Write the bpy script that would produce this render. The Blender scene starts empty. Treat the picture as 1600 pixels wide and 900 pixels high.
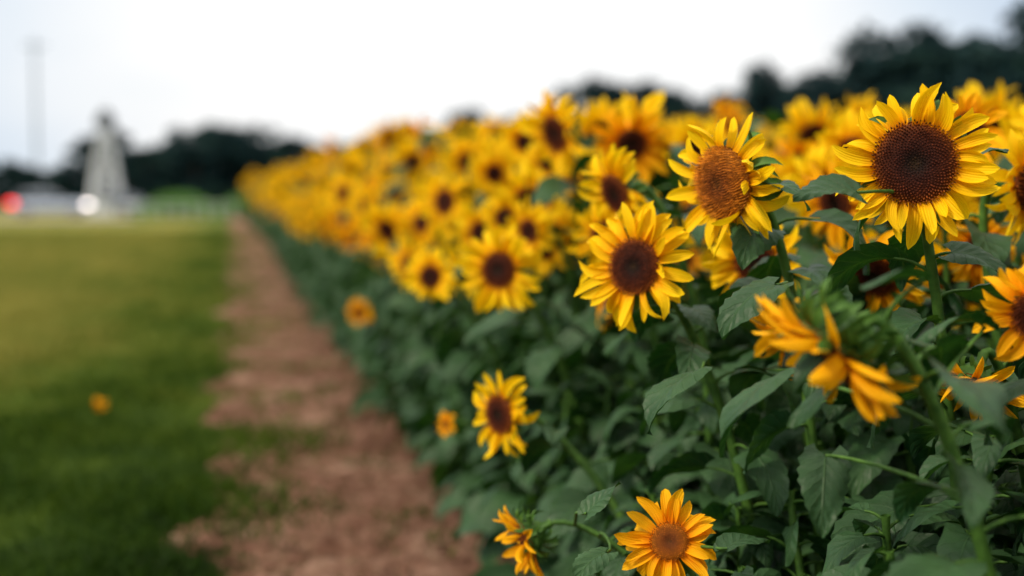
import bpy, math, random
import numpy as np
from mathutils import Vector, Matrix
R_=math.radians
scene=bpy.context.scene

# ---------------------------------------------------------------- materials
def newmat(name):
    m=bpy.data.materials.new(name); m.use_nodes=True
    nt=m.node_tree; nt.nodes.clear()
    out=nt.nodes.new('ShaderNodeOutputMaterial')
    return m,nt,out
def N(nt,t,**k):
    n=nt.nodes.new(t)
    for a,b in k.items(): setattr(n,a,b)
    return n
def ramp(nt,fac,stops):
    r=N(nt,'ShaderNodeValToRGB'); e=r.color_ramp.elements
    e[0].position=stops[0][0]; e[0].color=(*stops[0][1],1)
    e[1].position=stops[-1][0]; e[1].color=(*stops[-1][1],1)
    for p,c in stops[1:-1]:
        x=e.new(p); x.color=(*c,1)
    nt.links.new(fac,r.inputs[0]); return r.outputs[0]
def mixc(nt,fac,a,b,mode='MIX'):
    m=N(nt,'ShaderNodeMix',data_type='RGBA',blend_type=mode)
    for sock,v in ((m.inputs[0],fac),(m.inputs[6],a),(m.inputs[7],b)):
        if isinstance(v,(int,float)): sock.default_value=v
        elif isinstance(v,tuple): sock.default_value=(*v,1)
        else: nt.links.new(v,sock)
    return m.outputs[2]
def math_(nt,op,a,b=None,c=None):
    m=N(nt,'ShaderNodeMath',operation=op)
    for i,v in enumerate((a,b,c)):
        if v is None: continue
        if isinstance(v,(int,float)): m.inputs[i].default_value=v
        else: nt.links.new(v,m.inputs[i])
    return m.outputs[0]
def noise(nt,vec,scale,detail=3,rough=.5):
    n=N(nt,'ShaderNodeTexNoise'); n.inputs['Scale'].default_value=scale
    n.inputs['Detail'].default_value=detail; n.inputs['Roughness'].default_value=rough
    if vec is not None: nt.links.new(vec,n.inputs['Vector'])
    return n.outputs['Fac']
def bump(nt,h,strength,dist=.01):
    b=N(nt,'ShaderNodeBump'); b.inputs['Strength'].default_value=strength; b.inputs['Distance'].default_value=dist
    nt.links.new(h,b.inputs['Height']); return b.outputs[0]
def leafy(nt,out,col,rough,transcol,tfac,nrm=None,spec=.4):
    p=N(nt,'ShaderNodeBsdfPrincipled'); p.inputs['Roughness'].default_value=rough
    p.inputs['Specular IOR Level'].default_value=spec
    nt.links.new(col,p.inputs['Base Color'])
    tr=N(nt,'ShaderNodeBsdfTranslucent'); nt.links.new(transcol,tr.inputs['Color'])
    if nrm is not None:
        nt.links.new(nrm,p.inputs['Normal']); nt.links.new(nrm,tr.inputs['Normal'])
    mx=N(nt,'ShaderNodeMixShader'); mx.inputs[0].default_value=tfac
    nt.links.new(p.outputs[0],mx.inputs[1]); nt.links.new(tr.outputs[0],mx.inputs[2])
    nt.links.new(mx.outputs[0],out.inputs[0])

def petal_mat(name,c0,c1,c2):
    m,nt,out=newmat(name)
    uv=N(nt,'ShaderNodeTexCoord'); sep=N(nt,'ShaderNodeSeparateXYZ'); nt.links.new(uv.outputs['UV'],sep.inputs[0])
    oi=N(nt,'ShaderNodeObjectInfo')
    col=ramp(nt,sep.outputs[1],[(0,c0),(.3,c1),(1,c2)])
    n1=noise(nt,uv.outputs['Object'],22,2)
    dark=mixc(nt,1.0,col,(.94,.78,.5),'MULTIPLY')
    f=math_(nt,'MULTIPLY',math_(nt,'SUBTRACT',n1,.42),1.8)
    f.node.use_clamp=True
    col2=mixc(nt,f,col,dark)
    col3=mixc(nt,math_(nt,'MULTIPLY',oi.outputs['Random'],.25),col2,mixc(nt,1.0,col2,(1,.78,.6),'MULTIPLY'))
    w=math_(nt,'SINE',math_(nt,'MULTIPLY',sep.outputs[0],44.0))
    b=bump(nt,w,.35,.0015)
    col3=mixc(nt,math_(nt,'MULTIPLY_ADD',w,.08,.08),col3,mixc(nt,1.0,col3,(.85,.65,.5),'MULTIPLY'))
    leafy(nt,out,col3,.6,col3,.35,b,.12)
    return m
m_petal=petal_mat('petal_yellow',(.92,.36,.001),(.99,.62,.002),(.99,.70,.006))
m_petal_o=petal_mat('petal_orange',(.86,.25,.001),(.98,.46,.002),(.98,.54,.005))

def disk_mat(name,stops):
    m,nt,out=newmat(name)
    uv=N(nt,'ShaderNodeTexCoord'); sep=N(nt,'ShaderNodeSeparateXYZ'); nt.links.new(uv.outputs['UV'],sep.inputs[0])
    a=ramp(nt,sep.outputs[0],stops)
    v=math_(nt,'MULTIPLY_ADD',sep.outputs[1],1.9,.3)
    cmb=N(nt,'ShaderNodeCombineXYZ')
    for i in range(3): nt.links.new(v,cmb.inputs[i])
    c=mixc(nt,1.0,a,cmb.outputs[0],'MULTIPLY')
    p=N(nt,'ShaderNodeBsdfPrincipled'); p.inputs['Roughness'].default_value=.75
    p.inputs['Specular IOR Level'].default_value=.2
    nt.links.new(c,p.inputs['Base Color']); nt.links.new(p.outputs[0],out.inputs[0])
    return m
m_disk=disk_mat('seed_disk',[(0,(.045,.020,.005)),(.2,(.022,.006,.002)),(.42,(.060,.010,.003)),(.75,(.13,.025,.005)),(.93,(.32,.08,.009)),(1,(.16,.06,.01))])
m_disk_o=disk_mat('seed_disk_pollen',[(0,(.13,.045,.006)),(.3,(.24,.06,.006)),(.6,(.42,.12,.008)),(.9,(.60,.20,.010)),(1,(.3,.10,.01))])

def green_mat():
    m,nt,out=newmat('stem_green')
    tc=N(nt,'ShaderNodeTexCoord')
    n=noise(nt,tc.outputs['Object'],40,3)
    c=ramp(nt,n,[(.3,(.028,.085,.010)),(.7,(.085,.19,.025))])
    leafy(nt,out,c,.6,c,.12,bump(nt,noise(nt,tc.outputs['Object'],300,2),.3,.002),.3)
    return m
m_green=green_mat()
def leaf_mat():
    m,nt,out=newmat('sunflower_leaf')
    uv=N(nt,'ShaderNodeTexCoord'); sep=N(nt,'ShaderNodeSeparateXYZ'); nt.links.new(uv.outputs['UV'],sep.inputs[0])
    s=math_(nt,'ABSOLUTE',math_(nt,'MULTIPLY_ADD',sep.outputs[0],2.0,-1.0))
    mid=math_(nt,'SUBTRACT',1.0,math_(nt,'MULTIPLY',s,18.0)); mid.node.use_clamp=True
    wv=noise(nt,uv.outputs['Object'],14,2)
    sh=math_(nt,'ADD',math_(nt,'MULTIPLY',math_(nt,'POWER',s,.8),.30),math_(nt,'MULTIPLY',wv,.10))
    q=math_(nt,'FRACT',math_(nt,'MULTIPLY',math_(nt,'SUBTRACT',sep.outputs[1],sh),6.0))
    q2=math_(nt,'ABSOLUTE',math_(nt,'SUBTRACT',q,.5))
    sv=math_(nt,'SUBTRACT',1.0,math_(nt,'MULTIPLY',q2,15.0)); sv.node.use_clamp=True
    vein=math_(nt,'MAXIMUM',mid,math_(nt,'MULTIPLY',sv,.5))
    n=noise(nt,uv.outputs['Object'],7,3)
    c=ramp(nt,n,[(.28,(.004,.024,.008)),(.5,(.012,.048,.015)),(.68,(.032,.092,.027)),(.82,(.080,.150,.036))])
    c=mixc(nt,math_(nt,'MULTIPLY',vein,.42),c,(.09,.19,.055))
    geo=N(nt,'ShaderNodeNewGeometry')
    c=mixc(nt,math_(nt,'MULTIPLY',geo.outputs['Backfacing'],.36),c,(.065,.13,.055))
    fine=noise(nt,uv.outputs['Object'],120,3)
    h=math_(nt,'ADD',math_(nt,'MULTIPLY',q2,1.2),math_(nt,'MULTIPLY',fine,.7))
    h=math_(nt,'SUBTRACT',h,vein)
    tc=mixc(nt,1.0,c,(1.7,1.7,.4),'MULTIPLY')
    leafy(nt,out,c,.45,tc,.2,bump(nt,h,.55,.004),.22)
    return m
m_leaf=leaf_mat()
PM=[m_petal,m_disk,m_green,m_leaf]

# ---------------------------------------------------------------- mesh builder
class MB:
    def __init__(s): s.V=[];s.F=[];s.M=[];s.U=[];s.n=0
    def add(s,V,F,uv,mat):
        V=np.asarray(V,float).reshape(-1,3)
        s.V.append(V); s.U.append(np.asarray(uv,float).reshape(-1,2))
        o=s.n
        s.F.extend([tuple(i+o for i in f) for f in F]); s.M.extend([mat]*len(F)); s.n+=len(V)
    def grid(s,P,uv,mat,closed=False):
        n,m=P.shape[:2]; F=[]
        for i in range(n-1):
            for j in range(m-1 if not closed else m):
                k=(j+1)%m
                F.append((i*m+j,i*m+k,(i+1)*m+k,(i+1)*m+j))
        s.add(P,F,uv,mat)
    def merge(s,o,R,t):
        V=np.concatenate(o.V)@np.asarray(R).T+np.asarray(t)
        s.V.append(V); s.U.append(np.concatenate(o.U)); b=s.n
        s.F.extend([tuple(i+b for i in f) for f in o.F]); s.M.extend(o.M); s.n+=len(V)
    def mesh(s,name,mats,smooth=True):
        me=bpy.data.meshes.new(name)
        me.from_pydata(np.concatenate(s.V).tolist(),[],s.F)
        for m in mats: me.materials.append(m)
        me.polygons.foreach_set('material_index',s.M)
        me.polygons.foreach_set('use_smooth',[smooth]*len(s.F))
        ul=me.uv_layers.new(name='UVMap')
        idx=np.empty(len(me.loops),dtype=np.int32); me.loops.foreach_get('vertex_index',idx)
        ul.data.foreach_set('uv',np.concatenate(s.U)[idx].ravel())
        me.update(); return me
def obj(name,me,parent=None,loc=(0,0,0)):
    o=bpy.data.objects.new(name,me); scene.collection.objects.link(o); o.location=loc
    if parent: o.parent=parent
    return o
def empty(name,loc=(0,0,0)):
    o=bpy.data.objects.new(name,None); scene.collection.objects.link(o); o.location=loc; o.empty_display_size=.1; return o
def nrm(v): v=np.asarray(v,float); return v/max(1e-9,np.linalg.norm(v))
def tube(mb,pts,rad,mat,n=7):
    pts=np.asarray(pts,float); k=len(pts); P=np.zeros((k,n,3)); UV=np.zeros((k,n,2))
    ref=np.array([.3,.9,.1])
    for i in range(k):
        t=nrm(pts[min(i+1,k-1)]-pts[max(i-1,0)])
        a=nrm(np.cross(t,ref)); b=np.cross(t,a)
        for j in range(n):
            an=2*math.pi*j/n
            P[i,j]=pts[i]+rad[i]*(a*math.cos(an)+b*math.sin(an)); UV[i,j]=(j/n,i/k)
    mb.grid(P,UV,mat,closed=True)
def bez(p0,p1,p2,p3,n):
    t=np.linspace(0,1,n)[:,None]
    return (1-t)**3*p0+3*(1-t)**2*t*p1+3*(1-t)*t*t*p2+t**3*p3

def petal(mb,rng,ang,r0,z0,L,W,e0,k,twist,side,cup,mat=0,n=8,m=5):
    P=np.zeros((n,m,3)); UV=np.zeros((n,m,2))
    r=r0; z=z0; a=ang
    for i in range(n):
        t=i/(n-1)
        th=e0+k*t
        if i>0:
            r+=math.cos(th)*L/(n-1); z+=math.sin(th)*L/(n-1)
        a=ang+side*t*t
        er=np.array([math.cos(a),math.sin(a),0]); et=np.array([-math.sin(a),math.cos(a),0]); ez=np.array([0,0,1.])
        nn=-math.sin(th)*er+math.cos(th)*ez
        tw=twist*t
        c=et*math.cos(tw)+nn*math.sin(tw); n2=-et*math.sin(tw)+nn*math.cos(tw)
        w=W*.5*((1-t)**.6*(.5+1.45*t)) if t<1 else W*.015
        p=er*r+ez*z
        for j in range(m):
            s=2*j/(m-1)-1
            P[i,j]=p+c*s*w+n2*(cup*s*s*w + .12*w*math.cos(s*6.3))
            UV[i,j]=(.5+.5*s*(w/W*2),t)
    mb.grid(P,UV,mat)

def head(rng,R,rd=.5,npet=36,nf=260,hires=False,elev=0.0,spread=1.0,pollen=0.0,bract=1.0,missing=.04):
    mb=MB(); Rd=R*rd
    n,m=(9,5) if hires else (6,3)
    L0=R-Rd*.93
    for i in range(npet):
        if rng.random()<missing: continue
        lay=i%3
        ang=2*math.pi*i/npet+rng.gauss(0,.06)
        L=L0*rng.uniform(.78,1.2)*(1,1.03,.95)[lay]
        petal(mb,rng,ang,Rd*.92,-.003*lay,L,min(L,.075)*(rng.uniform(.35,.49) if hires else rng.uniform(.40,.54)),
              R_(elev+(26,9,-6)[lay]+rng.gauss(0,11)*spread),R_(rng.gauss(-12,28)*spread),
              rng.gauss(0,.5)*spread,rng.gauss(0,.16)*spread,rng.uniform(.15,.7),0,n,m)
    H=.16*Rd*(1+pollen); nr=9; ns=24
    def zr(q): return H*(1-q**2.4)-.10*Rd*math.exp(-(q/.3)**2)+.004
    P=np.zeros((nr,ns,3)); UV=np.zeros((nr,ns,2))
    for i in range(nr):
        q=i/(nr-1)*.99+.01
        for j in range(ns):
            a=2*math.pi*j/ns; P[i,j]=(Rd*q*math.cos(a),Rd*q*math.sin(a),zr(q)-.002); UV[i,j]=(q,.12)
    P[-1,:,2]-=.012
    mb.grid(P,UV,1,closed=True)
    V=[];F=[];U=[]
    sz=Rd*1.05/math.sqrt(nf)
    for i in range(nf):
        q=math.sqrt((i+.5)/nf); a=i*2.399963
        q2=min(q*1.01,1.0)
        x,y=Rd*q2*math.cos(a),Rd*q2*math.sin(a); z=zr(q2)
        out=np.array([math.cos(a),math.sin(a),0])
        h=sz*rng.uniform(.8,1.8)*(1.0+ (1.1 if q>.62 else 0)+pollen)*(.7 if q<.3 else 1)
        s=sz*rng.uniform(.5,.75)
        apex=np.array([x,y,z])+np.array([0,0,1])*h+out*h*(q*.5-.12)+np.array([rng.gauss(0,1),rng.gauss(0,1),0])*s*.4
        b=len(V); v=rng.random()
        for k in range(4):
            aa=a+math.pi/4+k*math.pi/2
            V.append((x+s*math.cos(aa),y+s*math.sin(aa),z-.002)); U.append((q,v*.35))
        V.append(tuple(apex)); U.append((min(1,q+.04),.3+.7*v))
        for k in range(4): F.append((b+k,b+(k+1)%4,b+4))
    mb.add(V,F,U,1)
    prof=[(Rd*1.0,-.004),(Rd*.96,-.016),(Rd*.75,-.032),(Rd*.45,-.044),(Rd*.2,-.054),(.010,-.07)]
    P=np.zeros((len(prof),16,3)); UV=np.zeros((len(prof),16,2))
    for i,(r,z) in enumerate(prof):
        for j in range(16):
            a=2*math.pi*j/16; P[i,j]=(r*math.cos(a),r*math.sin(a),z)
    mb.grid(P,UV,2,closed=True)
    big=bract>1
    nb=int((26 if hires else 14)*bract)
    for i in range(nb):
        ang=2*math.pi*i/nb*2.0+rng.gauss(0,.12)+.3*(i%2)
        petal(mb,rng,ang,Rd*(.92,.7)[i%2],(-.014,-.03)[i%2],Rd*rng.uniform(.5,.85)*(1.0+.25*(bract-1) if big else .9),Rd*rng.uniform(.25,.36)*(1.15 if big else 1),
              R_((8,-18)[i%2]-(24 if big else 0)+rng.gauss(0,14)*max(1,bract)+elev*.5),R_(rng.gauss(-35,35)),rng.gauss(0,.4),rng.gauss(0,.2),.5,2,6 if hires else 4,3)
    return mb

def leaf(mb,rng,base,az,e0,L,W,droop,roll=0,fold=.3,n=12,m=7):
    h=np.array([math.cos(az),math.sin(az),0]); up=np.array([0,0,1.]); lt=np.cross(up,h)
    P=np.zeros((n,m,3)); UV=np.zeros((n,m,2)); p=np.array(base,float)
    bend=rng.gauss(0,.35); ph=rng.uniform(0,6)
    for i in range(n):
        t=i/(n-1); th=e0-droop*t
        hh=h*math.cos(bend*t)+lt*math.sin(bend*t); ll=np.cross(up,hh)
        if i>0: p=p+(hh*math.cos(th)+up*math.sin(th))*L/(n-1)
        tan=hh*math.cos(th)+up*math.sin(th)
        nn=-hh*math.sin(th)+up*math.cos(th)
        c=ll*math.cos(roll)+nn*math.sin(roll); n2=-ll*math.sin(roll)+nn*math.cos(roll)
        w=W*.5*1.62*(t+.03)**.42*(1-t)**.9+.001
        w*=1+(.07 if i%2 else -.05)+rng.gauss(0,.02)
        for j in range(m):
            s=2*j/(m-1)-1; a=abs(s)
            q=p+c*s*w*math.cos(fold*.8)+n2*(fold*a*w-.28*a*a*w+.09*W*math.sin(6*t+ph+2.5*s)*a*a)
            q=q-tan*(L*.16*a*a*(1-t)**3)
            P[i,j]=q; UV[i,j]=(.5+.5*s,t)
    mb.grid(P,UV,3)

def leaf_on(mb,rng,pos,az,L,hires,pet=None,e=None,dr=None):
    pl=pet if pet is not None else L*rng.uniform(.35,.6)
    e0=e if e is not None else rng.uniform(.1,.7)
    h=np.array([math.cos(az),math.sin(az),0]); up=np.array([0,0,1.])
    p0=np.array(pos); p3=p0+h*pl*math.cos(e0)+up*pl*math.sin(e0)*.7
    p1=p0+h*pl*.3+up*pl*.25
    tube(mb,bez(p0,p1,p3-h*pl*.3,p3,5),[.0045,.004,.0035,.003,.0028],2,5)
    leaf(mb,rng,p3,az,e0*.5-.1,L,L*rng.uniform(.66,.90),dr if dr is not None else rng.uniform(.8,1.9),rng.gauss(0,.4),rng.uniform(.2,.65),15 if hires else 8,7 if hires else 5)

def dirv(alpha,beta):
    a=R_(11.08+alpha); b=R_(beta)
    return np.array([-math.sin(a)*math.cos(b),-math.cos(a)*math.cos(b),math.sin(b)])
def frame(d,spin=0):
    d=nrm(d); x=nrm(np.cross([0,0,1.],d)); y=np.cross(d,x)
    c,s=math.cos(spin),math.sin(spin)
    return np.stack([x*c+y*s,-x*s+y*c,d],axis=1)

def plant(rng,base,hp,d,R,hires=False,nleaf=14,leafL=(.14,.24),leafz=(.08,.9),leaves=(),**hk):
    base=np.array(base,float); hp=np.array(hp,float); d=nrm(d)
    mb=MB()
    if R>0:
        hd=head(rng,R,hires=hires,**hk)
        mb.merge(hd,frame(d,rng.uniform(0,6)),hp)
    end=hp-d*.06
    hgt=hp[2]-base[2]
    p1=base+np.array([rng.gauss(0,.02),rng.gauss(0,.02),hgt*.6])
    p2=end-d*.12+np.array([0,0,-.03 if d[2]>-.2 else .0])
    pts=bez(base,p1,p2,end,22)
    rad=np.linspace(.0135,.0085,22)*(1 if R==0 or R>.1 else .7); rad[-1]*=1.2
    tube(mb,pts,rad,2,8)
    az=rng.uniform(0,6.28)
    for i in range(nleaf):
        t=leafz[0]+(leafz[1]-leafz[0])*(i+rng.random()*.6)/nleaf
        k=t*21; a=int(min(20,k)); pos=pts[a]+(pts[a+1]-pts[a])*(k-a)
        az+=2.4+rng.gauss(0,.3)
        L=rng.uniform(*leafL)*(1.15-.6*t**2)
        leaf_on(mb,rng,pos,az,L,hires)
    for (st,azd,L,e0,dr) in leaves:
        st=np.array(st,float)
        dd=[np.linalg.norm(p-st)+(1 if p[2]>st[2]+.0 else 0) for p in pts[:-2]]
        p0=pts[int(np.argmin(dd))]; a=R_(azd); h=np.array([math.cos(a),math.sin(a),0])
        tube(mb,bez(p0,p0+(st-p0)*.3+[0,0,.03],st-h*.03,st,7),[.0045,.0042,.004,.0036,.0032,.003,.0028],2,6)
        leaf(mb,rng,st,a,e0,L,L*.8,dr,rng.gauss(0,.3),.35,17,9)
    return mb

# ---------------------------------------------------------------- terrain
def sst(a,b,x):
    t=np.clip((x-a)/(b-a),0,1); return t*t*(3-2*t)
def gz(x,y):
    return sst(.9,3.5,x)*1.0*(1-np.exp(-np.maximum(0,y-5)/30.0))
def gz1(x,y): return float(gz(np.array(float(x)),np.array(float(y))))
def sheet(name,xs,ys,zf,mat):
    X,Y=np.meshgrid(xs,ys); Z=zf(X,Y)
    mb=MB(); mb.grid(np.stack([X,Y,Z],axis=2),np.stack([X,Y],axis=2),0)
    return obj(name,mb.mesh(name,[mat]))
def lawn_color(nt,v,extra=None):
    """mown lawn: patchy lush / dry turf, drier on the open far side, near end darkened in the colour like a vignette, lusher beside the path"""
    sep=N(nt,'ShaderNodeSeparateXYZ'); nt.links.new(v,sep.inputs[0])
    mp=N(nt,'ShaderNodeMapping'); mp.inputs['Scale'].default_value=(1,.35,1); nt.links.new(v,mp.inputs[0])
    n1=noise(nt,mp.outputs[0],.55,4,.6); n2=noise(nt,v,1.6,4,.6)
    dry=N(nt,'ShaderNodeMapRange'); dry.inputs[1].default_value=4.5; dry.inputs[2].default_value=14  # far turf drier; near turf painted darker, vignette shading put into the colour
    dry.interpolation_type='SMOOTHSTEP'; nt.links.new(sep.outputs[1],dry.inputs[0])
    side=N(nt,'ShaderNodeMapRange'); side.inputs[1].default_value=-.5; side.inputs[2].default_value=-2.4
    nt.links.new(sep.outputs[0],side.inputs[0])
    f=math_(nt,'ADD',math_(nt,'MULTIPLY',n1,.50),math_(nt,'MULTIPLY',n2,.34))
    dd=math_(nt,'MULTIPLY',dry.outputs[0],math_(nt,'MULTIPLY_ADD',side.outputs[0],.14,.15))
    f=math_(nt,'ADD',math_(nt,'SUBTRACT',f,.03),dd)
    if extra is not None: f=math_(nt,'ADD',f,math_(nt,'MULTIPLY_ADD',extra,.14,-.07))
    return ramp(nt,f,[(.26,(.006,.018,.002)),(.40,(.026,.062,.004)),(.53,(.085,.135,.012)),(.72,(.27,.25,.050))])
def ground_mat():
    m,nt,out=newmat('ground_grass')
    tc=N(nt,'ShaderNodeTexCoord'); v=tc.outputs['Object']
    sep=N(nt,'ShaderNodeSeparateXYZ'); nt.links.new(v,sep.inputs[0])
    n2=noise(nt,v,6,5,.7); n3=noise(nt,v,60,4,.7)
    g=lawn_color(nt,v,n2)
    g=mixc(nt,math_(nt,'MULTIPLY',n3,.5),g,(.025,.025,.006))
    soil=ramp(nt,n2,[(.3,(.04,.025,.015)),(.7,(.12,.07,.045))])
    mk=N(nt,'ShaderNodeMapRange'); mk.inputs[1].default_value=.9; mk.inputs[2].default_value=1.2
    nt.links.new(sep.outputs[0],mk.inputs[0])
    c=mixc(nt,mk.outputs[0],g,soil)
    p=N(nt,'ShaderNodeBsdfPrincipled'); p.inputs['Roughness'].default_value=.95; p.inputs['Specular IOR Level'].default_value=.1
    nt.links.new(c,p.inputs['Base Color']); nt.links.new(bump(nt,n3,.7,.03),p.inputs['Normal'])
    nt.links.new(p.outputs[0],out.inputs[0]); return m
m_ground=ground_mat()
xs=np.concatenate([[-3000,-1200,-500,-250,-120,-60],np.arange(-30,-4,2),np.arange(-4,6,.25),np.arange(6,40,2),[45,60,90,150,300,600,1400,3000]])
ys=np.concatenate([[-3000,-1000,-300,-100,-40,-15],np.arange(-6,20,.4),np.arange(20,120,3),[130,150,200,300,600,1400,3000]])
sheet('ground',xs,ys,lambda X,Y: gz(X,Y),m_ground)

nr=np.random.RandomState(5)
def wob(y): return .10*np.sin(y*1.7+.5)+.08*np.sin(y*3.9+1)+.05*np.sin(y*8.3)
def path_mat():
    m,nt,out=newmat('dirt')
    tc=N(nt,'ShaderNodeTexCoord'); v=tc.outputs['Object']
    n1=noise(nt,v,1.6,4,.65); n2=noise(nt,v,9,6,.75); n3=noise(nt,v,90,4,.7); n4=noise(nt,v,3.0,4,.7)
    c=ramp(nt,math_(nt,'ADD',math_(nt,'MULTIPLY',n1,.5),math_(nt,'MULTIPLY',n2,.5)),[(.36,(.095,.040,.024)),(.5,(.26,.135,.090)),(.62,(.52,.33,.24))])
    c=mixc(nt,math_(nt,'MULTIPLY',n3,.35),c,(.12,.055,.035))
    k=math_(nt,'MULTIPLY',math_(nt,'SUBTRACT',n4,.54),5.0); k.node.use_clamp=True
    c=mixc(nt,math_(nt,'MULTIPLY',k,.55),c,(.055,.055,.016))
    p=N(nt,'ShaderNodeBsdfPrincipled'); p.inputs['Roughness'].default_value=.95; p.inputs['Specular IOR Level'].default_value=.1
    nt.links.new(c,p.inputs['Base Color'])
    nt.links.new(bump(nt,math_(nt,'ADD',n2,math_(nt,'MULTIPLY',n3,.4)),1.0,.06),p.inputs['Normal'])
    nt.links.new(p.outputs[0],out.inputs[0]); return m
m_dirt=path_mat()
yy=np.concatenate([np.arange(-6,18,.06),np.arange(18,95,.5)]); ss=np.linspace(0,1,40)
S,Y=np.meshgrid(ss,yy)
Lft=-.10+wob(Y); Rgt=1.55+0*Y
X=Lft+(Rgt-Lft)*S
Z=.016+gz(X,Y)+.016*np.sin(X*13+Y*5)*np.sin(Y*9+X*4)+.014*nr.randn(*X.shape)*(Y<18)+.012*np.sin(X*31+1)*np.sin(Y*27)
Z=np.maximum(Z,gz(X,Y)+.004)
Z[:,0]=-.01
mb=MB(); mb.grid(np.stack([X,Y,Z],axis=2),np.stack([X,Y],axis=2),0)
dp=obj('dirt_path',mb.mesh('dirt_path',[m_dirt]))
mb=MB()
oct_=np.array([[1,0,0],[0,1,0],[-1,0,0],[0,-1,0],[0,0,1],[0,0,-1]],float); of=[(0,1,4),(1,2,4),(2,3,4),(3,0,4),(1,0,5),(2,1,5),(3,2,5),(0,3,5)]
for i in range(2400):
    y=3+15*nr.rand()**1.5; x=nr.uniform(-.1,1.2); s=.006+.03*nr.rand()**3
    V=oct_*s*(.6+.8*nr.rand(6,1))*np.array([1,1,.7]); a=nr.rand()*6
    V=V@np.array([[math.cos(a),-math.sin(a),0],[math.sin(a),math.cos(a),0],[0,0,1]])+[x,y,.02]
    mb.add(V,of,np.zeros((6,2)),0)
c=obj('soil_clods',mb.mesh('soil_clods',[m_dirt],False)); c.parent=dp

def grass_mat():
    m,nt,out=newmat('grass_blade')
    tc=N(nt,'ShaderNodeTexCoord'); v=tc.outputs['Object']
    sep=N(nt,'ShaderNodeSeparateXYZ'); nt.links.new(tc.outputs['UV'],sep.inputs[0])
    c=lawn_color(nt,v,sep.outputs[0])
    leafy(nt,out,c,.6,c,.3,None,.15); return m
m_grass=grass_mat()
def blades(name,n,yr,xf,hr,wd,seed,mat,keep=None):
    r=np.random.RandomState(seed)
    y=yr[0]*(yr[1]/yr[0])**r.rand(n); x=xf(y,r)
    if keep is not None:
        k=keep(x,y,r); x=x[k]; y=y[k]; n=len(x)
    a=r.rand(n)*6.283; h=r.uniform(hr[0],hr[1],n); w=wd*np.maximum(1,y/4)*r.uniform(.7,1.3,n)
    tuft=.7+.6*(np.sin(x*3.1+y*1.3)*np.sin(y*2.2-x)+.3); h=h*np.clip(tuft,.5,1.7)
    lean=r.rand(n)*.9*h; la=r.rand(n)*6.283; z=gz(x,y)
    V=np.zeros((n,4,3))
    V[:,0]=np.stack([x-w*np.cos(a),y-w*np.sin(a),z],1); V[:,1]=np.stack([x+w*np.cos(a),y+w*np.sin(a),z],1)
    mx=x+.35*lean*np.cos(la); my=y+.35*lean*np.sin(la)
    V[:,2]=np.stack([mx+.7*w*np.cos(a),my+.7*w*np.sin(a),z+.6*h],1)
    V[:,3]=np.stack([x+lean*np.cos(la),y+lean*np.sin(la),z+h*.95],1)
    me=bpy.data.meshes.new(name); me.vertices.add(4*n); me.vertices.foreach_set('co',V.ravel())
    me.loops.add(4*n); me.loops.foreach_set('vertex_index',np.arange(4*n,dtype=np.int32))
    me.polygons.add(n); me.polygons.foreach_set('loop_start',np.arange(0,4*n,4,dtype=np.int32))
    try: me.polygons.foreach_set('loop_total',np.full(n,4,dtype=np.int32))
    except Exception: pass
    me.materials.append(mat)
    ul=me.uv_layers.new(name='UVMap'); rv=np.repeat(r.rand(n),4)
    ul.data.foreach_set('uv',np.stack([rv,np.tile([0,0,.6,1],n)],1).ravel())
    me.update(calc_edges=True); me.validate()
    return obj(name,me)
def keepg(x,y,r):
    e=.14+1.2*wob(y)+.12*np.sin(y*.9+2)
    p=1/(1+np.exp((x-e)/.17))
    q=np.sin(x*7+3)*np.sin(y*4.3+x*2)+.5*np.sin(y*11+x*5)+.4*np.sin(x*17-y*9)
    clump=(q>.30+.6*np.clip(x-.3,0,1))&(x<.95)
    p=np.maximum(p,clump*.42)
    return r.rand(len(x))<p
blades('grass',290000,(2.6,60),lambda y,r:-.32*y-2.5+(r.rand(len(y))**.8)*(.32*y+3.5),(.025,.075),.0028,3,m_grass,keepg)

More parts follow.
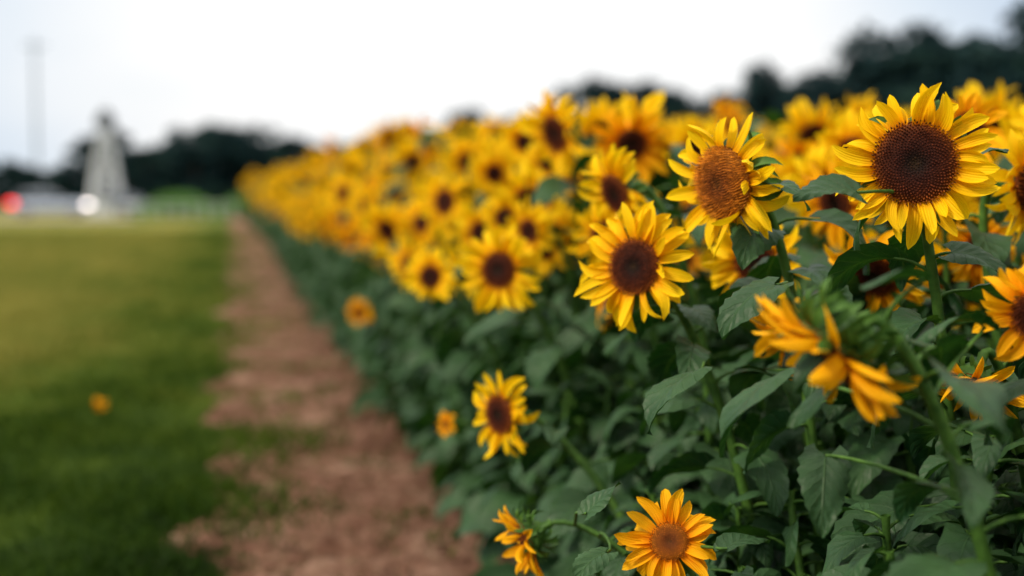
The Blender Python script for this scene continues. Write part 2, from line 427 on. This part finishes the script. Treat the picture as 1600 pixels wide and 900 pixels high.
# ---------------------------------------------------------------- hero sunflowers
rng=random.Random(11)
HERO=[((1.22,2.41,1.458),  16,   2, .146,(1.42,2.55),dict(nf=700,npet=50,rd=.53,_l=[((1.075,2.34,1.405),180,.13,.25,.6),((1.377,2.48,1.47),15,.09,.5,.6)])),
 ((.98,2.76,1.425),        54,  -8, .150,(1.25,2.85),dict(nf=700,npet=38,rd=.50,pollen=.9,spread=1.3,bract=1.5,_o=1,_l=[((.95,2.40,1.24),195,.15,-.1,1.2),((1.06,2.70,1.42),-70,.11,.3,1.6)])),
 ((.83,2.89,1.25),         35,   4, .138,(1.18,2.95),dict(nf=600,npet=46,rd=.44,bract=1.2,_l=[((.895,2.68,1.05),195,.17,-.2,1.1)])),
 ((.95,3.48,1.405),        58, -20, .122,(1.3,3.5),dict(nf=300,rd=.42,spread=1.4,bract=1.5)),
 ((.865,1.966,1.165),      84, -50, .138,(1.22,1.93),dict(nf=500,npet=38,rd=.48,spread=1.4,elev=8,bract=2.6,_m=1,_l=[((.97,1.90,1.28),185,.09,.3,.9),((1.19,2.11,1.19),190,.13,.4,1.2),((.906,2.27,1.092),195,.18,-.25,1.2),((.98,2.24,.96),245,.15,-.5,1.0)])),
 ((.77,4.13,1.18),         28,   3, .140,(1.15,4.2),dict(nf=260,rd=.40)),
 ((1.09,4.88,1.254),       30,   0, .140,(1.35,4.95),dict(rd=.42)),
 ((1.2,5.37,1.536),        8,    5, .110,(1.4,5.5),dict(rd=.45)),
 ((.68,4.96,1.114),        22,   3, .105,(1.12,5.1),dict(rd=.40)),
 ((.664,3.55,.841),        48,  -4, .120,(1.12,3.35),dict(nf=400,rd=.42,npet=32)),
 ((.816,2.59,.735),        14,  22, .100,(1.10,2.45),dict(nf=420,rd=.38,npet=32,_m=1,_o=1,_l=[((.90,2.50,.74),30,.11,.5,1.0)])),
 ((.62,3.03,.645),         80, -28, .095,(1.12,2.9),dict(nf=200,rd=.46,npet=26,elev=36,spread=1.4,bract=1.9,_m=1,_l=[((.66,2.62,.79),0,.09,.9,.3),((.68,2.55,.73),205,.10,0,.9)])),
 ((1.19,3.13,1.244),       20, -10, .120,(1.42,3.2),dict(rd=.42)),
 ((1.37,2.887,1.226),      35, -35, .120,(1.55,2.95),dict(rd=.45,_m=1,nf=400)),
 ((1.668,3.035,1.549),    -12,  10, .095,(1.75,3.2),dict(rd=.45,_m=1)),
 ((1.36,2.44,1.04),        50, -60, .105,(1.6,2.5),dict(rd=.42,_m=1,spread=1.5)),
 ((1.295,2.12,1.20),       45, -20, .105,(1.5,2.2),dict(rd=.42,_m=1,spread=1.4)),
 ((1.75,3.12,1.27),        10,   0, .090,(1.9,3.2),dict(rd=.42,_m=1)),
 ((.94,4.93,1.32),         20,   0, .090,(1.2,4.8),dict(rd=.42)),
 ((.69,8.01,.74),          20,   0, .085,(1.15,8.1),dict(rd=.42,_m=1)),
 ((.66,4.46,.67),          60,   0, .045,(1.12,4.5),dict(rd=.36,_m=1)),
 ((1.45,7.87,1.72),        10,  10, .140,(1.5,7.9),dict(rd=.42)),
 ((1.28,3.6,1.30),         25, -15, .120,(1.45,3.7),dict(rd=.42)),
 ((1.55,3.5,1.38),         50, -20, .120,(1.7,3.6),dict(rd=.42,_m=1)),
 ((1.05,3.95,1.28),        35, -10, .120,(1.3,4.0),dict(rd=.42)),
 ((1.20,2.95,1.08),        60, -35, .100,(1.45,3.0),dict(rd=.42,_m=1)),
]
for hp,al,be,R,b,k in HERO:
    k=dict(k); mo=k.pop('_m',0); oo=k.pop('_o',0); ll=k.pop('_l',[])
    loc=(b[0],b[1],0); L3=np.array(loc)
    low=hp[2]<.9
    mb=plant(rng,(0,0,0),np.array(hp)-L3,dirv(al,be),R,hires=hp[1]<4.2,nleaf=9 if low else 17,leafL=(.12,.18) if low else (.13,.22),leafz=(.12,.80),
             leaves=[(np.array(s)-L3,az,L,e0,dr) for s,az,L,e0,dr in ll],**k)
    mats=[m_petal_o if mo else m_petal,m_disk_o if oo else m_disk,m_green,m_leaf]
    obj('sunflower',mb.mesh('sunflower',mats),None,loc)

# ---------------------------------------------------------------- field
field=empty('sunflower_field')
vr=random.Random(23)
VAR=[];LOW=[];EDGE=[]
for i in range(14):
    h=vr.uniform(1.30,1.56); d=dirv(vr.gauss(26,18),vr.uniform(-30,14))
    hp=np.array([d[0]*.12,d[1]*.12,h])
    mb=plant(vr,(0,0,0),hp,d,vr.uniform(.11,.155),False,nleaf=18,leafL=(.14,.22),leafz=(.06,.86),nf=110,npet=38,rd=vr.uniform(.32,.42),spread=1.2)
    if i%2==0:
        d2=dirv(vr.uniform(0,70),vr.uniform(-20,15)); hp2=np.array([d2[0]*.2+vr.uniform(-.1,.1),d2[1]*.2,h-vr.uniform(.12,.4)])
        mb2=plant(vr,(0,0,h*.4),hp2,d2,vr.uniform(.08,.12),False,nleaf=2,leafL=(.1,.14),nf=70,npet=30,rd=.35,spread=1.2)
        mb.merge(mb2,np.eye(3),(0,0,0))
    VAR.append(mb.mesh('sunflower_plant',[m_petal if i%7 else m_petal_o,m_disk,m_green,m_leaf]))
for i in range(8):
    h=vr.uniform(.75,1.1)
    mb=plant(vr,(0,0,0),(-.08,0,h),(-.1,0,1),0,False,nleaf=24,leafL=(.14,.24),leafz=(.05,1.0))
    LOW.append(mb.mesh('sunflower_foliage',PM))
for i in range(8):
    d=dirv(vr.uniform(10,60),vr.uniform(-25,12)); h=vr.uniform(.95,1.35)
    mb=plant(vr,(0,0,0),np.array([-.22,-.05,h]),d,vr.uniform(.09,.14),False,nleaf=14,leafL=(.13,.2),leafz=(.06,.85),nf=110,npet=36,rd=vr.uniform(.32,.42),spread=1.2)
    EDGE.append(mb.mesh('sunflower_edge_plant',[m_petal if i%4 else m_petal_o,m_disk,m_green,m_leaf]))
def put(me,x,y,rz,s,nm='plant'):
    o=bpy.data.objects.new(nm,me); scene.collection.objects.link(o); o.parent=field
    o.location=(x,y,gz1(x,y)-.01); o.rotation_euler=(vr.gauss(0,.05),vr.gauss(0,.05),rz); o.scale=(s,s,s)
def patch(y0,y1,x0,xf,dx,dy,sc,pl):
    y=y0
    while y<y1:
        x=x0; xm=xf(y)
        while x<xm:
            px=x+vr.gauss(0,dx*.22); py=y+vr.uniform(-.5,.5)*dy
            near=(1.45<py<3.9 and px<1.72)
            if near: put(vr.choice(LOW),max(px,1.08),py,vr.uniform(0,6.28),vr.uniform(.85,1.1))
            else:
                put(vr.choice(VAR),px,py,R_(vr.gauss(0,28)),sc*vr.uniform(.86,1.12))
                if vr.random()<pl: put(vr.choice(LOW),px+vr.uniform(-.2,.2),py+vr.uniform(-.2,.2),vr.uniform(0,6.28),vr.uniform(.8,1.1))
            x+=dx
        y+=dy
patch(-1.5,14,1.2,lambda y:max(3.2,.62*y+1.5),.40,.27,1.0,.25)
patch(14,36,1.2,lambda y:.66*y,.62,.45,1.06,0)
patch(36,84,1.2,lambda y:.72*y,1.35,1.0,1.2,0)
y=1.9
while y<30:
    put(vr.choice(LOW),vr.uniform(1.0,1.12),y,vr.uniform(0,6.28),vr.uniform(.7,1.05),'edge_foliage'); y+=.17 if y<9 else .35
y=5.4
while y<60:
    put(vr.choice(EDGE),vr.uniform(1.0,1.2),y,R_(vr.gauss(0,18)),vr.uniform(.9,1.15),'edge_plant'); y+=vr.uniform(.2,.45)
y=12
while y<80:
    put(vr.choice(VAR),vr.uniform(1.1,2.2),y,R_(vr.gauss(10,25)),vr.uniform(1.1,1.3)); y+=.4

fh=head(random.Random(3),.055,rd=.25,npet=16,nf=60,spread=2)
fo=obj('fallen_flower',fh.mesh('fallen_flower',[m_petal_o,m_disk,m_green,m_leaf]),None,(-.85,9.3,.07)); fo.rotation_euler=(R_(40),R_(25),R_(-20))

# ---------------------------------------------------------------- trees
def simple(name,col,rough=.6,metal=0,spec=.5,emit=None,es=0):
    m,nt,out=newmat(name); p=N(nt,'ShaderNodeBsdfPrincipled')
    tc=N(nt,'ShaderNodeTexCoord'); n=noise(nt,tc.outputs['Object'],3,4)
    c=mixc(nt,math_(nt,'MULTIPLY',n,.3),tuple(col),tuple(x*.7 for x in col))
    nt.links.new(c,p.inputs['Base Color']); p.inputs['Roughness'].default_value=rough; p.inputs['Metallic'].default_value=metal
    p.inputs['Specular IOR Level'].default_value=spec
    if emit: p.inputs['Emission Color'].default_value=(*emit,1); p.inputs['Emission Strength'].default_value=es
    nt.links.new(p.outputs[0],out.inputs[0]); return m
def tleaf_mat():
    m,nt,out=newmat('tree_leaf'); tc=N(nt,'ShaderNodeTexCoord'); sep=N(nt,'ShaderNodeSeparateXYZ'); nt.links.new(tc.outputs['UV'],sep.inputs[0])
    c=ramp(nt,sep.outputs[0],[(0,(.005,.018,.024)),(.6,(.011,.036,.038)),(1,(.030,.070,.042))])
    leafy(nt,out,c,.7,c,.1,None,.12); return m
m_tleaf=tleaf_mat(); m_bark=simple('bark',(.07,.05,.035),.9)
def tree(seed,h=8.,w=6.):
    r=np.random.RandomState(seed); mb=MB()
    tube(mb,[(0,0,0),(.05,0,h*.3),(.1,.05,h*.6),(.05,0,h*.88)],[.24,.18,.11,.03],1,8)
    cl=[]
    for i in range(38):
        z=h*(.14+.82*r.rand()); q=(z/h-.14)/.86
        rr=w*.5*(math.sin(math.pi*min(1,q*.8+.22)))**.6*math.sqrt(r.rand()); a=r.rand()*6.28
        c=np.array([rr*math.cos(a),rr*math.sin(a),z]); cl.append(c)
        if i%3==0:
            s=np.array([.05,0,max(.2*h,z*.7)]); tube(mb,bez(s,s+(c-s)*.3+[0,0,.3],s+(c-s)*.7+[0,0,.2],c,5),[.07,.055,.04,.03,.015],1,5)
    for c in cl:
        cs=r.uniform(.55,1.15)*h/8; n=90
        P=r.randn(n,3); P/=np.linalg.norm(P,axis=1)[:,None]; P*=cs*(r.rand(n,1)**.4)*np.array([1,1,.75]); P+=c
        tone=r.uniform(0,.6)
        A=r.randn(n,3); A/=np.linalg.norm(A,axis=1)[:,None]; B=np.cross(A,r.randn(n,3)); B/=np.linalg.norm(B,axis=1)[:,None]
        s=r.uniform(.10,.2,(n,1))*h/8*1.35
        V=np.stack([P-A*s*1.3,P+B*s*.7,P+A*s*1.3,P-B*s*.7],1).reshape(-1,3)
        tt=np.clip(tone+.4*r.rand(n),0,1)
        mb.add(V,[(4*i,4*i+1,4*i+2,4*i+3) for i in range(n)],np.stack([np.repeat(tt,4),np.zeros(4*n)],1),0)
    return mb.mesh('tree',[m_tleaf,m_bark],False)
TR=[tree(40+i,8,6+.8*i) for i in range(5)]
tl=empty('tree_line')
TAB=[(-60,150,9),(-25,140,7),(-8.7,135,5.6),(-7.0,135,4.4),(-5.8,130,5.6),(-4.2,130,7.8),(-2.5,130,6.0),(-1.0,130,8.4),(.8,130,7.8),(2.4,130,8.0),(3.2,130,6.4),(6,130,6.6),(8,128,7.0),(9.0,125,9.8),(10.3,125,8.4),(12.0,120,7.8),(13.5,115,10.6),(17.4,110,10.4),(18.6,108,7.6),(20.7,103,10.8),(23.4,98,9.4),(24.8,95,11.6),(27.5,93,12.6),(31,90,13.6),(40,88,13.5),(60,85,13.5)]
ta=[t[0] for t in TAB]
tr=random.Random(8); a=-60.
while a<60:
    D=np.interp(a,ta,[t[1] for t in TAB]); H=np.interp(a,ta,[t[2] for t in TAB])
    for row in range(2):
        DD=D+row*5+tr.uniform(-1.5,1.5); aa=R_(a+tr.uniform(-.3,.3))
        x,y=DD*math.sin(aa),DD*math.cos(aa)
        o=bpy.data.objects.new('tree',tr.choice(TR)); scene.collection.objects.link(o); o.parent=tl
        s=(H-gz1(x,y))/8*tr.uniform(.82,1.05)
        o.location=(x,y,gz1(x,y)-.3*s); o.scale=(s*1.1,s*1.1,s); o.rotation_euler=(0,0,tr.uniform(0,6.28))
    a+=1.15*130/D*.85

m_crop=simple('crop_green',(.09,.22,.03),.8)
def cropblades(name,x0,x1,y0,y1,n,seed):
    r=np.random.RandomState(seed); mb=MB()
    x=r.uniform(x0,x1,n); y=r.uniform(y0,y1,n); z=gz(x,y); h=r.uniform(.7,1.45,n)*(.9+.3*np.sin(x*1.3)); a=r.rand(n)*6.28; w=r.uniform(.04,.1,n)
    V=np.stack([np.stack([x-w*np.cos(a),y-w*np.sin(a),z],1),np.stack([x+w*np.cos(a),y+w*np.sin(a),z],1),np.stack([x+.5*np.sin(a)*h*.5,y-.5*np.cos(a)*h*.5,z+h],1)],1).reshape(-1,3)
    mb.add(V,[(3*i,3*i+1,3*i+2) for i in range(n)],np.zeros((3*n,2)),0)
    return obj(name,mb.mesh(name,[m_crop],False))
cropblades('crop_field',-6.0,1.2,88,122,16000,2)

# ---------------------------------------------------------------- road, cars, tower, poles, fence
m_road=simple('gravel_road',(.26,.22,.19),.9)
sheet('gravel_road',np.linspace(-90,-5.5,30),np.array([84,87,90,95.]),lambda X,Y:X*0+.006,m_road)
def box(mb,c,s,mat=0,rot=0):
    x,y,z=[v/2 for v in s]; V=np.array([[i,j,k] for i in(-x,x) for j in(-y,y) for k in(-z,z)],float)
    ca,sa=math.cos(rot),math.sin(rot); V=V@np.array([[ca,sa,0],[-sa,ca,0],[0,0,1]])+c
    mb.add(V,[(0,1,3,2),(4,6,7,5),(0,4,5,1),(2,3,7,6),(0,2,6,4),(1,5,7,3)],np.zeros((8,2)),mat)
def car(nm,loc,rz,paint,lights,sc=1.0):
    e=empty(nm,loc); e.rotation_euler=(0,0,rz); e.scale=(sc,sc,sc)
    mg=simple('car_glass',(.02,.03,.04),.25,spec=.3); mt=simple('tyre',(.02,.02,.02),.8); mh=simple('hub',(.4,.4,.42),.35,.8)
    def loft(prof,hw,zb,name,mat):
        mb=MB(); n=len(prof); P=np.zeros((n,9,3))
        for i,(x,zt,wf) in enumerate(prof):
            w=hw*wf
            cs=[(-w*.94,zb),(-w,zb+.18),(-w,zt-.16),(-w*.93,zt-.04),(0,zt+.02),(w*.93,zt-.04),(w,zt-.16),(w,zb+.18),(w*.94,zb)]
            for j,(yy_,zz) in enumerate(cs): P[i,j]=(x,yy_,max(zz,zb))
        mb.grid(P,np.zeros((n,9,2)),0,closed=True)
        mb.add(P[0],[tuple(range(9))],np.zeros((9,2)),0); mb.add(P[-1],[tuple(range(8,-1,-1))],np.zeros((9,2)),0)
        return obj(name,mb.mesh(name,[mat]),e)
    loft([(-2.3,.82,.82),(-2.22,.96,.93),(-1.6,1.0,1),(0,1.0,1),(1.0,.98,1),(1.9,.88,.97),(2.25,.76,.9),(2.34,.62,.8)],.9,.3,'body',paint)
    def cab(prof,hw,mat,name):
        mb=MB(); n=len(prof); P=np.zeros((n,6,3))
        for i,(x,zb,zt,wt) in enumerate(prof):
            P[i]=[(x,-hw,zb),(x,-hw*wt,zt-.05),(x,-hw*wt*.85,zt),(x,hw*wt*.85,zt),(x,hw*wt,zt-.05),(x,hw,zb)]
        mb.grid(P,np.zeros((n,6,2)),0); return obj(name,mb.mesh(name,[mat]),e)
    cab([(-2.1,.96,.99,.98),(-1.75,.96,1.42,.84),(-.6,.96,1.5,.82),(.3,.96,1.46,.82),(1.15,.94,.98,.97)],.84,mg,'windows')
    cab([(-1.72,1.44,1.47,1.0),(-.6,1.47,1.54,1.0),(.32,1.44,1.49,1.0)],.72,paint,'roof')
    for px in (-.65,.35):
        mb=MB()
        for s in(-1,1): box(mb,(px,s*.775,1.2),(.07,.05,.5))
        obj('pillar',mb.mesh('pillar',[paint]),e)
    for i,(wx,s) in enumerate([(-1.4,1),(-1.4,-1),(1.45,1),(1.45,-1)]):
        mb=MB(); n=20
        prof=[(.0,.10),(.19,.11),(.2,.09),(.31,.1),(.33,.06),(.33,-.06),(.31,-.1),(0,-.1)]
        P=np.zeros((len(prof),n,3))
        for a_,(r,yo) in enumerate(prof):
            for j in range(n): t=2*math.pi*j/n; P[a_,j]=(wx+r*math.cos(t),s*.83+s*yo,.33+r*math.sin(t))
        mb.grid(P,np.zeros((len(prof),n,2)),0,closed=True)
        me=mb.mesh('wheel',[mt,mh])
        for k,pl in enumerate(me.polygons): pl.material_index=1 if k<2*n else 0
        obj('wheel',me,e)
    mhl=simple('headlamp',(.8,.8,.8),.2,emit=(1,.88,.84),es=6*lights); mtl=simple('taillamp',(.5,.01,.01),.3,emit=(1,.02,.02),es=4.5*lights)
    for s in (-1,1):
        mb=MB(); box(mb,(2.13,s*.68,.74),(.38,.44,.19)); obj('headlight',mb.mesh('headlight',[mhl]),e)
        mb=MB(); box(mb,(-2.08,s*.76,.82),(.46,.36,.26)); obj('taillight',mb.mesh('taillight',[mtl]),e)
    return e
car('parked_car',(-11.6,96.0,0),R_(4),simple('paint_silver',(.46,.52,.62),.4,.1),1,1.1)
car('parked_car',(-7.2,101.5,0),R_(-60),simple('paint_grey',(.16,.19,.24),.35,.2),.1)

m_white=simple('white_paint',(.64,.66,.68),.6); m_dk=simple('dark_metal',(.05,.06,.07),.6)
e=empty('lookout_tower',(-8.7,103.6,0))
mb=MB()
for sx in(-1,1):
    for sy in(-1,1): tube(mb,[(sx*1.15,sy*1.0,0),(sx*.42,sy*.4,5.1)],[.17,.15],0,6)
obj('legs',mb.mesh('legs',[m_white]),e)
mb=MB()
f=lambda z:1.15-.73*z/5.1
for k in range(3):
    z0=.5+k*1.5; z1=z0+1.5
    for s in(-1,1):
        tube(mb,[(-f(z0),s*f(z0)*.88,z0),(f(z1),s*f(z1)*.88,z1)],[.05,.05],0,5)
        tube(mb,[(f(z0),s*f(z0)*.88,z0),(-f(z1),s*f(z1)*.88,z1)],[.05,.05],0,5)
        tube(mb,[(-f(z1),s*f(z1)*.88,z1),(f(z1),s*f(z1)*.88,z1)],[.05,.05],0,5)
for k in range(14): box(mb,(-.25,-1.15+.05*k,.3+k*.35),(.5,.05,.05))
tube(mb,[(-.5,-1.2,0),(-.5,-.5,5.1)],[.05,.05],0,5); tube(mb,[(0,-1.2,0),(0,-.5,5.1)],[.05,.05],0,5)
obj('braces',mb.mesh('braces',[m_white]),e)
mb=MB(); box(mb,(0,0,5.16),(1.5,1.4,.12)); box(mb,(0,0,5.7),(.9,.85,.96))
for s in(-1,1): box(mb,(s*.72,0,5.6),(.05,1.3,.05)); box(mb,(0,s*.67,5.6),(1.4,.05,.05))
obj('cabin',mb.mesh('cabin',[m_white],False),e)
mb=MB(); tube(mb,[(0,0,6.18),(0,0,6.7),(0,0,7.3)],[.78,.74,.4],0,8); tube(mb,[(0,0,7.1),(0,0,7.7)],[.05,.04],0,5); obj('roof',mb.mesh('roof',[m_dk]),e)
mb=MB(); box(mb,(-.2,-1.9,.5),(1.8,.9,1.0)); box(mb,(-.2,-1.9,1.03),(2.0,1.1,.06)); obj('base_shed',mb.mesh('base_shed',[m_white],False),e)

def pole(loc,h,col):
    e=empty('utility_pole',loc); m=simple('pole_grey',col,.8)
    mb=MB(); tube(mb,[(0,0,0),(0,0,h)],[.22,.15],0,8); obj('post',mb.mesh('post',[m]),e)
    mb=MB(); box(mb,(0,0,h-.7),(2.2,.14,.16))
    for x in(-1.0,-.4,.4,1.0): tube(mb,[(x,0,h-.62),(x,0,h-.35)],[.06,.04],0,6)
    obj('crossarm',mb.mesh('crossarm',[m]),e)
pole((-19.3,150,0),17.0,(.32,.38,.44))
e=empty('fence',(0,0,0)); mb=MB()
for i in range(9): box(mb,(-6.4+i*.8,86,.5),(.07,.07,1.0))
for z in(.45,.85): box(mb,(-3.2,86,z),(6.6,.03,.05))
obj('posts_and_rails',mb.mesh('posts_and_rails',[m_white],False),e)

# ---------------------------------------------------------------- light
SE,SA=42,-108
w=bpy.data.worlds.new('World'); scene.world=w; w.use_nodes=True; nt=w.node_tree; nt.nodes.clear()
out=N(nt,'ShaderNodeOutputWorld'); bg=N(nt,'ShaderNodeBackground'); bg.inputs[1].default_value=.1
sky=N(nt,'ShaderNodeTexSky'); sky.sky_type='NISHITA'; sky.sun_disc=False; sky.sun_elevation=R_(SE); sky.sun_rotation=R_(SA)
sky.air_density=1.2; sky.dust_density=3; sky.ozone_density=2
tc=N(nt,'ShaderNodeTexCoord')
mp=N(nt,'ShaderNodeMapping'); mp.inputs['Scale'].default_value=(1,1,3.2); nt.links.new(tc.outputs['Generated'],mp.inputs[0])
cn=noise(nt,mp.outputs[0],2.2,4,.5)
vm=N(nt,'ShaderNodeVectorMath',operation='DOT_PRODUCT'); nt.links.new(tc.outputs['Generated'],vm.inputs[0])
g=nrm([.15,.96,.08]); vm.inputs[1].default_value=tuple(g)
th=N(nt,'ShaderNodeMapRange'); th.inputs[1].default_value=.925; th.inputs[2].default_value=.992; nt.links.new(vm.outputs['Value'],th.inputs[0])
f=math_(nt,'ADD',math_(nt,'MULTIPLY',th.outputs[0],.85),math_(nt,'MULTIPLY',math_(nt,'SUBTRACT',cn,.34),1.0)); f.node.use_clamp=True
cl=ramp(nt,f,[(0,(.46,.57,.74)),(.42,(.72,.80,.89)),(.8,(.98,.98,.98)),(1,(1,1,1))])
sp=N(nt,'ShaderNodeSeparateXYZ'); nt.links.new(tc.outputs['Generated'],sp.inputs[0])
up=N(nt,'ShaderNodeMapRange'); up.inputs[1].default_value=.15; up.inputs[2].default_value=.95; up.inputs[3].default_value=11.2; up.inputs[4].default_value=21
nt.links.new(sp.outputs[2],up.inputs[0])   # overcast sky: zenith brighter than horizon
warm=mixc(nt,math_(nt,'MULTIPLY_ADD',up.outputs[0],1/9.8,-11.2/9.8),cl,(1.0,.93,.82))
cs=N(nt,'ShaderNodeVectorMath',operation='SCALE'); nt.links.new(warm,cs.inputs[0]); nt.links.new(up.outputs[0],cs.inputs['Scale'])
mix=mixc(nt,.90,sky.outputs[0],cs.outputs[0])
nt.links.new(mix,bg.inputs[0]); nt.links.new(bg.outputs[0],out.inputs[0])
sl=bpy.data.lights.new('sun','SUN'); sl.energy=3.2; sl.angle=R_(10); sl.color=(1,.88,.68)
so=obj('sun',sl); dd=Vector((math.sin(R_(SA))*math.cos(R_(SE)),math.cos(R_(SA))*math.cos(R_(SE)),math.sin(R_(SE))))
so.rotation_euler=dd.to_track_quat('Z','Y').to_euler()

cam=bpy.data.cameras.new('camera'); co=obj('camera',cam,None,(0,0,1.4)); scene.camera=co
cam.lens=50; cam.sensor_width=36; cam.clip_end=6000; cam.clip_start=.05
co.rotation_euler=(R_(90-3.73),0,R_(-11.08))
cam.dof.use_dof=True; cam.dof.focus_distance=2.65; cam.dof.aperture_fstop=1.2
scene.view_settings.view_transform='Standard'; scene.view_settings.look='None'
